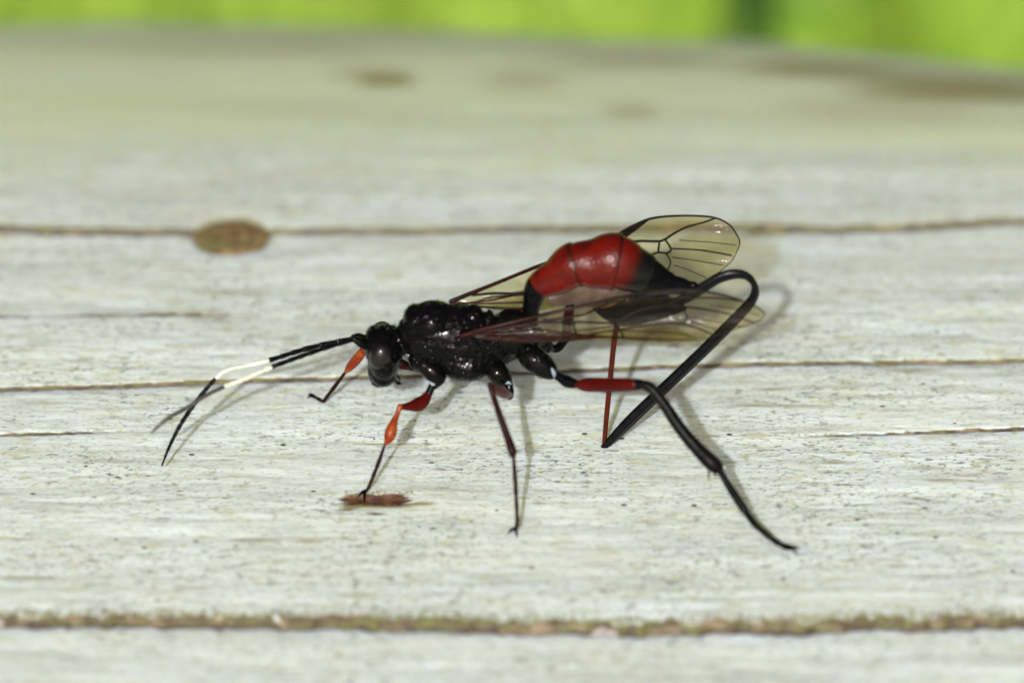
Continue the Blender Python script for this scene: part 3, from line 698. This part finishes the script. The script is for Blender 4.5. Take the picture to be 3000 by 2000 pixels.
for a, b in (((1504, 1322, -4.7), (1529, 1317, -4.8)), ((1498, 1326, -4.75), (1489, 1341, -4.85))): limb('spur', [a, ((a[0] + b[0]) / 2, (a[1] + b[1]) / 2 + 2, (a[2] + b[2]) / 2), b], [3.4, 2.6, 1], M_BROWN, g, 6, 2)
# near hind leg
g = new_leg()
limb('coxa', [(1528, 1028, -0.7), (1556, 1046, -0.95), (1588, 1070, -1.1), (1616, 1090, -1.2), (1628, 1096, -1.2)], [26, 38, 37, 26, 14], M_BLACK, g)
limb('joint_patch', [(1617, 1080, -1.52), (1623, 1092, -1.54), (1624, 1102, -1.5)], [3.5, 6.5, 3.5], M_JOINT, g)
limb('trochanter', [(1622, 1094, -1.25), (1642, 1106, -1.4), (1664, 1118, -1.55), (1694, 1126, -1.8)], [11, 14, 18, 12], M_BLACKS, g)
limb('femur', [(1690, 1126, -1.8), (1716, 1127, -1.95), (1760, 1127, -2.3), (1820, 1127, -2.75), (1858, 1126, -3.0)], [11, 20, 21, 20, 18], M_REDLEG, g)
limb('femur_tip', [(1850, 1126, -2.95), (1870, 1126, -3.05), (1884, 1124, -3.15)], [18, 16.5, 11], M_BLACKS, g)
hind_t = limb('tibia', [(1880, 1126, -3.15), (1904, 1134, -3.25), (1940, 1176, -3.55), (1990, 1250, -4.05), (2040, 1310, -4.5), (2082, 1352, -4.85), (2100, 1368, -4.95)], [12, 14.5, 16, 18, 20, 23, 20], M_TIBIA, g)
setae('setae', hind_t.data, 1400, 0.05, 0.13, (0.6, -0.3, -0.8), hind_t)
p = foot(2312, 1606)
tarsus([(2102, 1366, -4.95), (2150, 1446, -5.6), (2205, 1526, -6.4), (2250, 1568, -6.85), (2285, 1593, -7.1), p], [11, 12, 10, 9, 8, 9], [0, 0.46, 0.66, 0.79, 0.88, 1.0], g, M_TIBIA)
claws(p, ((2342, 1609), (2334, 1624)), g)
for a, b in (((2080, 1372, -5.1), (2078, 1408, -5.3)), ((2092, 1376, -5.1), (2100, 1398, -5.25))): limb('spur', [a, ((a[0] + b[0]) / 2 - 3, (a[1] + b[1]) / 2, (a[2] + b[2]) / 2), b], [4, 3, 1], M_BROWN, g, 6, 2)
# far front leg
g = new_leg()
limb('coxa', [(1240, 1040, 0.6), (1232, 1062, 0.8), (1222, 1078, 0.9)], [20, 22, 14], M_BLACK, g)
limb('trochanter', [(1224, 1076, 0.9), (1208, 1076, 1.0), (1196, 1070, 1.1)], [10, 11, 10], M_BROWN, g)
limb('femur', [(1200, 1074, 1.1), (1165, 1062, 1.3), (1120, 1040, 1.6), (1072, 1018, 2.0)], [11, 17, 15, 9], M_REDLEG, g)
limb('tibia', [(1070, 1018, 2.0), (1056, 1038, 2.1), (1040, 1058, 2.25), (1024, 1076, 2.4), (1014, 1088, 2.5)], [10, 14, 15, 12, 6], M_ORANGE, g)
p = foot(945, 1178); p2 = foot(920, 1164); p3 = foot(903, 1166)
tarsus([(1015, 1086, 2.5), (982, 1130, 2.85), (956, 1164, 3.1), p, p2], [5, 6, 5.5, 6, 5], [0, 0.48, 0.68, 0.80, 0.9, 1.0], g, M_BROWN)
claws(p2, ((902, 1158), (900, 1168)), g)
# far hind leg, stretched out sideways behind the abdomen
g = new_leg()
limb('coxa', [(1538, 990, 0.6), (1568, 1002, 0.9), (1598, 1014, 1.1), (1614, 1020, 1.2)], [26, 30, 26, 14], M_BLACK, g)
limb('trochanter', [(1608, 1020, 1.2), (1632, 1020, 1.4), (1650, 1002, 1.6), (1656, 990, 1.7)], [12, 13, 12, 11], M_BLACKS, g)
limb('femur', [(1656, 994, 1.7), (1660, 970, 2.3), (1664, 935, 3.2), (1672, 880, 4.4)], [13, 17, 17, 14], M_REDLEG, g)
limb('tibia', [(1672, 880, 4.4), (1700, 868, 5.2), (1740, 850, 6.4), (1780, 828, 7.6)], [12, 13, 14, 12], M_BLACK, g)
p = foot(1850, 782)
tarsus([(1780, 828, 7.6), (1815, 806, 9.2), (1838, 790, 10.5), p], [8, 8, 7, 7], TC, g, M_BLACK)
# far middle leg, standing behind the thorax
g = new_leg()
limb('coxa', [(1440, 1040, 0.6), (1452, 1056, 0.8), (1462, 1070, 0.9)], [24, 26, 16], M_BLACK, g)
limb('femur', [(1462, 1068, 0.9), (1440, 1040, 2.0), (1420, 1000, 3.0)], [13, 16, 10], M_REDLEG, g)
limb('tibia', [(1420, 1000, 3.0), (1410, 1005, 4.2), (1400, 1015, 5.2)], [9, 11, 10], M_BROWN, g)
p = foot(1388, 1022)
tarsus([(1400, 1015, 5.2), (1394, 1018, 6.2), p], [7, 6, 6], TC, g, M_BROWN)

# ovipositor and its sheath
tip = ground(1769, 1302)
ov = [at(1815, 915, 0.0), at(1806, 960, 0.0), at(1797, 1020, 0.02), at(1786, 1130, 0.08), at(1776, 1230, 0.15), np.array([tip[0], tip[1], -0.25])]
link_obj('ovipositor', mesh(*loft(ov, [0.11, 0.105, 0.105, 0.10, 0.095, 0.08], 12, 6)), M_OVI, wasp)
shp = [(1900, 905), (1960, 893), (2010, 872), (2060, 842), (2105, 815), (2150, 803), (2186, 808), (2208, 830), (2212, 858), (2196, 888), (2150, 938), (2060, 1028), (1940, 1142), (1840, 1238), (1772, 1300)]
shr = [12, 16, 18, 18, 18, 17, 14, 12, 13, 16, 18, 18.5, 18.5, 18, 13]
sh_root = bpy.data.objects.new('ovipositor_sheath', None); COL.objects.link(sh_root); sh_root.parent = wasp
for s in (-1, 1):
    P = []
    for i, (a, b) in enumerate(shp):
        Y = 0.12 * i / len(shp) + s * 0.085
        dx, dy = (-0.55, -0.8) if i > 7 else (-0.3, -0.9)
        P.append(at(a + s * dx * -3.5, b + s * dy * 3.5 * -1 * 0.6, Y))
    P[-1] = np.array([tip[0] + 0.05 + s * 0.04, tip[1] + s * 0.05, -0.08])
    R = np.array(shr) / PX * 0.80
    link_obj('sheath_valve', mesh(*loft(P, np.stack([R * 0.8, R], 1), 14, 6)), M_SHEATH, sh_root)

# wings
def wing(name, anchors, outline, veins, mat, off=0.0, stigma=None, outer=3.2):
    A = [at(*a) for a in anchors]; nrm = np.cross(A[1] - A[0], A[2] - A[0]); nrm /= np.linalg.norm(nrm)
    if np.dot(nrm, FD) > 0: nrm = -nrm
    o_ = A[0] + nrm * off
    root = bpy.data.objects.new(name, None); COL.objects.link(root); root.parent = wasp
    O = catmull(np.array(outline + [outline[0]], float), 6)[:-1]
    P = [onplane(a, b, o_, nrm) for a, b in O]; c = np.mean(P, 0)
    # membrane: triangle fan rings so that it can bend a little
    V = []; F = []; n = len(P); K = 8
    ex = (A[1] - A[0]) / np.linalg.norm(A[1] - A[0]); ey = np.cross(nrm, ex)
    def bend(p):
        u = np.dot(p - o_, ex); v = np.dot(p - o_, ey)
        return p + nrm * (0.05 * math.sin(u * 1.1 + 0.6) + 0.035 * math.sin(v * 5.0 + u * 0.5))
    for k in range(1, K + 1):
        for p_ in P: V.append(bend(c + (p_ - c) * k / K))
    V.append(bend(c)); F = [(n * K, (j + 1) % n, j) for j in range(n)]
    for k in range(K - 1):
        for j in range(n):
            i = (j + 1) % n; F.append((k * n + j, k * n + i, (k + 1) * n + i, (k + 1) * n + j))
    link_obj('membrane', mesh(V, F), mat, root)
    for pts, r, mt in veins:
        q = catmull(np.array(pts, float), 5); rr = np.interp(np.linspace(0, 1, len(q)), np.linspace(0, 1, len(r)), r) / PX if isinstance(r, (list, tuple)) else np.full(len(q), r / PX)
        link_obj('vein', mesh(*loft([bend(onplane(a, b, o_, nrm)) + nrm * 0.012 for a, b in q], rr * 1.22, 7, 1)), mt, root)
    if stigma:
        q = [bend(onplane(a, b, o_, nrm)) for a, b in stigma]; m = len(q)
        V = [p_ + nrm * 0.035 for p_ in q] + [p_ - nrm * 0.03 for p_ in q]
        F = [tuple(range(m)), tuple(range(2 * m - 1, m - 1, -1))] + [(i, i + m, (i + 1) % m + m, (i + 1) % m) for i in range(m)]
        link_obj('stigma', mesh(V, F, False), M_VEIN, root)
    return root
B, RD = M_VEIN, M_VEINR
far_out = [(1322, 882), (1450, 832), (1580, 778), (1700, 733), (1800, 692), (1860, 660), (1905, 641), (1965, 632), (2035, 631), (2095, 638), (2138, 660), (2164, 695), (2168, 720), (2150, 755), (2120, 785), (2060, 830), (2000, 862), (1900, 880), (1760, 885), (1620, 905), (1540, 912), (1440, 906), (1350, 893)]
wing('forewing', [(1330, 887, 0.9), (2000, 630, 2.9), (2050, 830, 1.0)], far_out,
     [([(1322, 884), (1380, 861), (1450, 833), (1580, 778), (1700, 733), (1805, 690)], [6, 4.5, 4.5], RD),
      ([(1805, 690), (1860, 660), (1905, 641), (1965, 632), (2035, 631), (2095, 638), (2138, 660), (2162, 692), (2168, 715)], [4, 3, 2.6, 2.2, 1.5], B),
      ([(2168, 715), (2150, 755), (2120, 785), (2060, 830)], [1.2, 0.9], B),
      ([(1385, 866), (1450, 860), (1540, 854), (1640, 800), (1720, 760)], 3.4, B),
      ([(1399, 884), (1440, 871), (1536, 862), (1640, 840)], 2.6, B),
      ([(1321, 885), (1402, 890), (1533, 886)], 2.4, RD), ([(1330, 888), (1402, 899), (1533, 905)], 2.0, RD), ([(1340, 892), (1440, 904), (1540, 910)], 1.8, RD),
      ([(1800, 712), (1830, 711), (1880, 708), (1928, 708), (1948, 702), (1975, 684), (2010, 666), (2060, 652), (2096, 639)], [3.4, 3.2, 2.8, 2.2], B),
      ([(1932, 708), (1928, 740)], 2.6, B), ([(1948, 702), (1966, 729), (1952, 741), (1928, 740), (1900, 750)], 2.6, B),
      ([(1966, 728), (2010, 729), (2060, 733), (2142, 748)], 2.2, B), ([(1990, 703), (2080, 708), (2155, 718)], 1.1, B), ([(1970, 753), (2050, 765), (2118, 776)], 1.2, B),
      ([(1975, 778), (2020, 792), (2068, 812)], 1.2, B), ([(1952, 742), (1964, 765), (1960, 785), (1952, 800)], 1.9, B)],
     M_WING, 0.0, [(1800, 693), (1830, 676), (1865, 657), (1905, 641), (1885, 658), (1862, 676), (1838, 694), (1815, 706)])
wing('hindwing', [(1345, 892, 0.75), (1900, 760, 1.9), (1760, 870, 0.95)], [(1345, 890), (1450, 868), (1560, 840), (1680, 800), (1790, 770), (1830, 780), (1810, 810), (1740, 850), (1640, 890), (1560, 918), (1450, 910)],
     [([(1345, 891), (1450, 878), (1560, 850), (1680, 805)], 2.2, RD), ([(1350, 893), (1450, 900), (1560, 902)], 1.6, B)], M_WING, -0.05)
near_out = [(1362, 978), (1440, 958), (1545, 930), (1650, 902), (1740, 884), (1820, 868), (1900, 855), (1985, 847), (2050, 850), (2120, 862), (2180, 882), (2222, 902), (2241, 918), (2232, 934), (2205, 948), (2160, 960), (2110, 978), (2060, 994), (2020, 1001), (1900, 999), (1760, 992), (1600, 992), (1480, 996), (1400, 990)]
wing('forewing', [(1365, 984, -1.15), (2100, 860, -1.35), (1900, 1000, -2.3)], near_out,
     [([(1350, 986), (1400, 970), (1470, 954), (1545, 934), (1620, 914), (1740, 886)], [7, 6, 6, 5, 4], RD),
      ([(1740, 886), (1820, 869), (1900, 856), (1985, 848), (2050, 851), (2120, 863), (2180, 883), (2222, 903), (2241, 918)], [3.5, 3, 2.6, 2, 1.6], B),
      ([(2241, 918), (2232, 934), (2205, 948), (2160, 960), (2110, 978), (2060, 994)], 1.3, B),
      ([(1356, 984), (1420, 974), (1480, 963), (1560, 950)], [5, 4], RD),
      ([(1545, 951), (1606, 939), (1680, 926), (1721, 917), (1782, 884)], [3, 3, 2.5], RD),
      ([(1540, 948), (1620, 944), (1690, 943), (1760, 946), (1796, 949), (1815, 965), (1828, 988)], 2.6, B),
      ([(1683, 943), (1681, 958), (1690, 980)], 2.6, B), ([(1596, 934), (1612, 944)], 2, B),
      ([(1800, 948), (1850, 921), (1905, 902), (1960, 896), (2025, 901), (2080, 909), (2132, 919), (2209, 945)], [3, 2.6, 2.4, 1.8], B),
      ([(1700, 985), (1760, 972), (1822, 965), (1900, 953), (1960, 948), (2003, 949), (2050, 963), (2095, 982)], 2.2, B),
      ([(1815, 967), (1900, 972), (1990, 976), (2040, 992)], 1.5, B),
      ([(1790, 884), (1888, 876), (2037, 871), (2110, 872), (2178, 882)], 2.0, B),
      ([(2003, 912), (2013, 928), (2003, 948)], 2.0, B), ([(2014, 927), (2109, 943), (2178, 956)], 1.2, B), ([(2020, 940), (2080, 958), (2130, 974)], 1.1, B), ([(2080, 894), (2150, 903), (2225, 924)], 1.0, B),
      ([(1440, 978), (1550, 966), (1640, 972), (1760, 984), (1828, 990)], 2.2, RD), ([(1430, 985), (1540, 984), (1660, 985), (1800, 988), (1880, 994), (2040, 998)], [3, 3, 2.6, 1.6], RD)],
     M_WINGN, 0.0)
wing('hindwing', [(1365, 984, -1.10), (2100, 860, -1.30), (1900, 1000, -2.25)], [(1385, 984), (1460, 968), (1560, 962), (1700, 958), (1850, 952), (1960, 956), (2012, 972), (2025, 992), (2000, 1002), (1900, 1003), (1760, 997), (1720, 998), (1620, 1003), (1500, 1006), (1430, 998)],
     [([(1400, 985), (1480, 996), (1560, 998), (1650, 995), (1745, 988)], [4, 3.5, 2.5], RD), ([(1410, 982), (1520, 978), (1640, 977), (1760, 985)], 2.0, RD), ([(1420, 988), (1520, 992), (1640, 990)], 2.2, RD), ([(1690, 968), (1760, 960), (1800, 955)], 1.8, B)],
     M_WING, -0.06)
